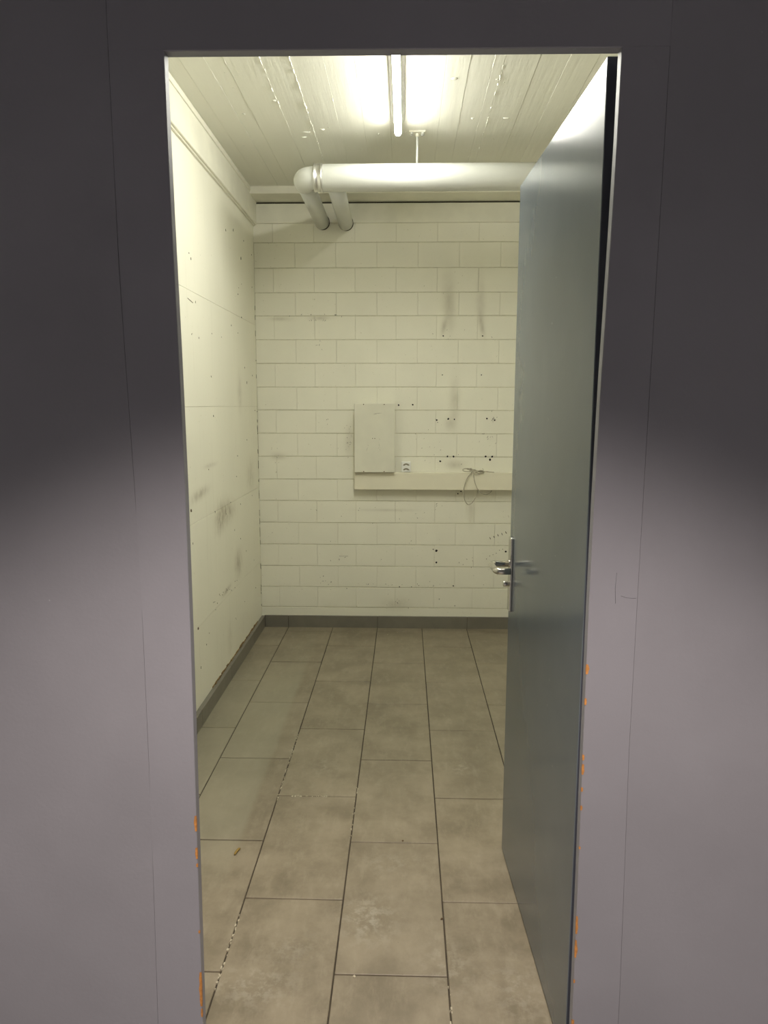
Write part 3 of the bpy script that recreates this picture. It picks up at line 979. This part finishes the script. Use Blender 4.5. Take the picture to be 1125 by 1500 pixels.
sk = empty('wall_socket', (.0085, YB, 1.055))
tag(sk, 'small white double wall socket right of the cover box', 'socket')
sinv = Matrix.Translation((-.0085, -YB, -1.055))
def spart(o, par=None):
    o.parent = par or sk
    if par is None: o.matrix_parent_inverse = sinv
    return o
SFY = 4.812
spart(box('housing', (-.0215, SFY, 1.0565), (.0385, YB - .0017, 1.1225), M_sock, bevel=.003, seg=2))
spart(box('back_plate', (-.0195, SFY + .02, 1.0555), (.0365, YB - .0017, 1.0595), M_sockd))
for zc, fl in ((1.1045, 1), (1.0740, -1)):
    # each outlet: sloping hood-shaped recess plate with three pin holes
    bm = bmesh.new()
    cx_ = .0085
    outl = []
    for k in range(13):
        t = math.pi * k / 12
        outl.append((cx_ + .0205 * math.cos(t), zc - .006 + .0145 * math.sin(t)))
    for k in range(12, -1, -1):
        t = math.pi * k / 12
        outl.append((cx_ + .0105 * math.cos(t), zc - .006 + .0050 * math.sin(t)))
    A = [bm.verts.new((x, SFY - .0012, z)) for x, z in outl]
    B = [bm.verts.new((x, SFY + .002, z)) for x, z in outl]
    m_ = len(outl)
    h = m_ // 2
    for k in range(h - 1):
        bm.faces.new((A[k], A[k + 1], A[m_ - 2 - k], A[m_ - 1 - k]))
    for k in range(m_):
        bm.faces.new((A[k], A[(k + 1) % m_], B[(k + 1) % m_], B[k]))
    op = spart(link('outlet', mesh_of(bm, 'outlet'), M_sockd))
    for dx, dz in ((-.0095, -.002), (.0095, -.002), (0, .003)):
        o = spart(sweep('pin_hole', [(cx_ + dx, SFY - .0014, zc + dz), (cx_ + dx, SFY + .001, zc + dz)], .0022, M_hole, n=10, smooth=False), op)

# loose cable lying on the trunking
CY = 4.790
cab = empty('loose_cable', (.45, CY, 1.056))
tag(cab, 'thin beige cable knotted on the trunking with two loops hanging down', 'cable')
cinv = Matrix.Translation((-.45, -CY, -1.056))
def cpart(nm, pts, r=.0027):
    o = sweep(nm, catmull(pts, 8), r, M_cable, n=8)
    o.parent = cab; o.matrix_parent_inverse = cinv
f0, f1 = TFY - .005, TFY - .013
cpart('strand', [(.575, f0 + .012, 1.0585), (.53, f0 + .01, 1.062), (.49, f0 + .012, 1.066), (.46, f0, 1.061), (.425, f0 - .004, 1.064), (.385, f0 - .006, 1.066), (.372, f0 - .005, 1.074), (.385, f0, 1.082), (.42, f0 + .01, 1.081), (.445, f0 + .012, 1.074), (.475, f0 + .012, 1.066), (.51, f0 + .012, 1.060)])
cpart('hanging_loop', [(.425, f0 + .004, 1.085), (.433, f1 + .006, 1.070), (.425, f1 + .002, 1.052), (.403, f1 - .002, 1.025), (.387, f1 - .006, .985), (.379, f1 - .008, .935), (.386, f1 - .006, .885), (.402, f1 - .002, .857), (.416, f1, .851), (.436, f1 + .004, .862), (.458, f1 + .018, .892), (.470, f1 + .04, .922), (.472, f1 + .05, .9365)])
cpart('hanging_loop', [(.452, f0 + .015, 1.076), (.440, f1 + .004, 1.066), (.442, f1, 1.045), (.447, f1 - .003, 1.01), (.458, f1 - .005, .975), (.475, f1 - .005, .945), (.497, f1 - .002, .925), (.523, f1 + .004, .917), (.545, f1 + .02, .922), (.562, f1 + .045, .930), (.566, f1 + .05, .9365)])
cpart('strand', [(.40, f0 + .012, 1.0795), (.43, f0 + .006, 1.071), (.46, f0 + .012, 1.066), (.49, f0 + .002, 1.058), (.505, f0 - .003, 1.064), (.49, f0 + .006, 1.071), (.46, f0 + .012, 1.061), (.475, f0 - .003, 1.053), (.50, f0 - .002, 1.056), (.525, f0 + .012, 1.064), (.545, f0 + .014, 1.0595)])
cpart('strand', [(.44, f1 + .004, 1.050), (.46, f1 + .002, 1.047), (.48, f1 + .002, 1.050), (.495, f1 + .008, 1.060)], .0022)
cpart('strand', [(.497, f0 + .012, 1.060), (.505, f0 + .01, 1.072), (.50, f0 + .012, 1.084)], .0014)
cpart('strand', [(.42, f0 + .01, 1.066), (.424, f0 + .004, 1.083), (.428, f0 + .01, 1.068)], .003)

# ------------------------------------------------------------------ litter on the floor
sp = sweep('wood_splinter', [(-.560, 2.276, .004), (-.558, 2.284, .0058), (-.556, 2.296, .005), (-.552, 2.308, .004), (-.548, 2.311, .004)], [.0025, .0042, .004, .0045, .0015], M_twig, n=7, smooth=False)
tag(sp, 'short ochre wood splinter on the tiles near the left jamb', 'splinter')
def debris(name, x, y, r, lab, mat):
    bm = bmesh.new()
    bmesh.ops.create_icosphere(bm, subdivisions=1, radius=1.0, matrix=Matrix.Translation((x, y, r * .55)) @ Matrix.Rotation(x * 9, 4, 'Z') @ Matrix.Diagonal((r * 1.3, r, r * .6, 1)))
    for v in bm.verts:
        v.co.x += random.uniform(-.2, .2) * r; v.co.y += random.uniform(-.2, .2) * r
    tag(link(name, mesh_of(bm, name), mat), lab, 'crumb')
debris('dirt_crumb', 0.0, 2.375, .0035, 'tiny dark crumb on the middle tile column of the floor', M_rust)
debris('dirt_crumb', .115, 1.985, .004, 'tiny dark sliver beside the right joint of the near middle tile', M_rust)
debris('plaster_crumb', -.125, 1.757, .004, 'tiny white plaster crumb in the joint of the nearest middle tile', M_grout_pale)
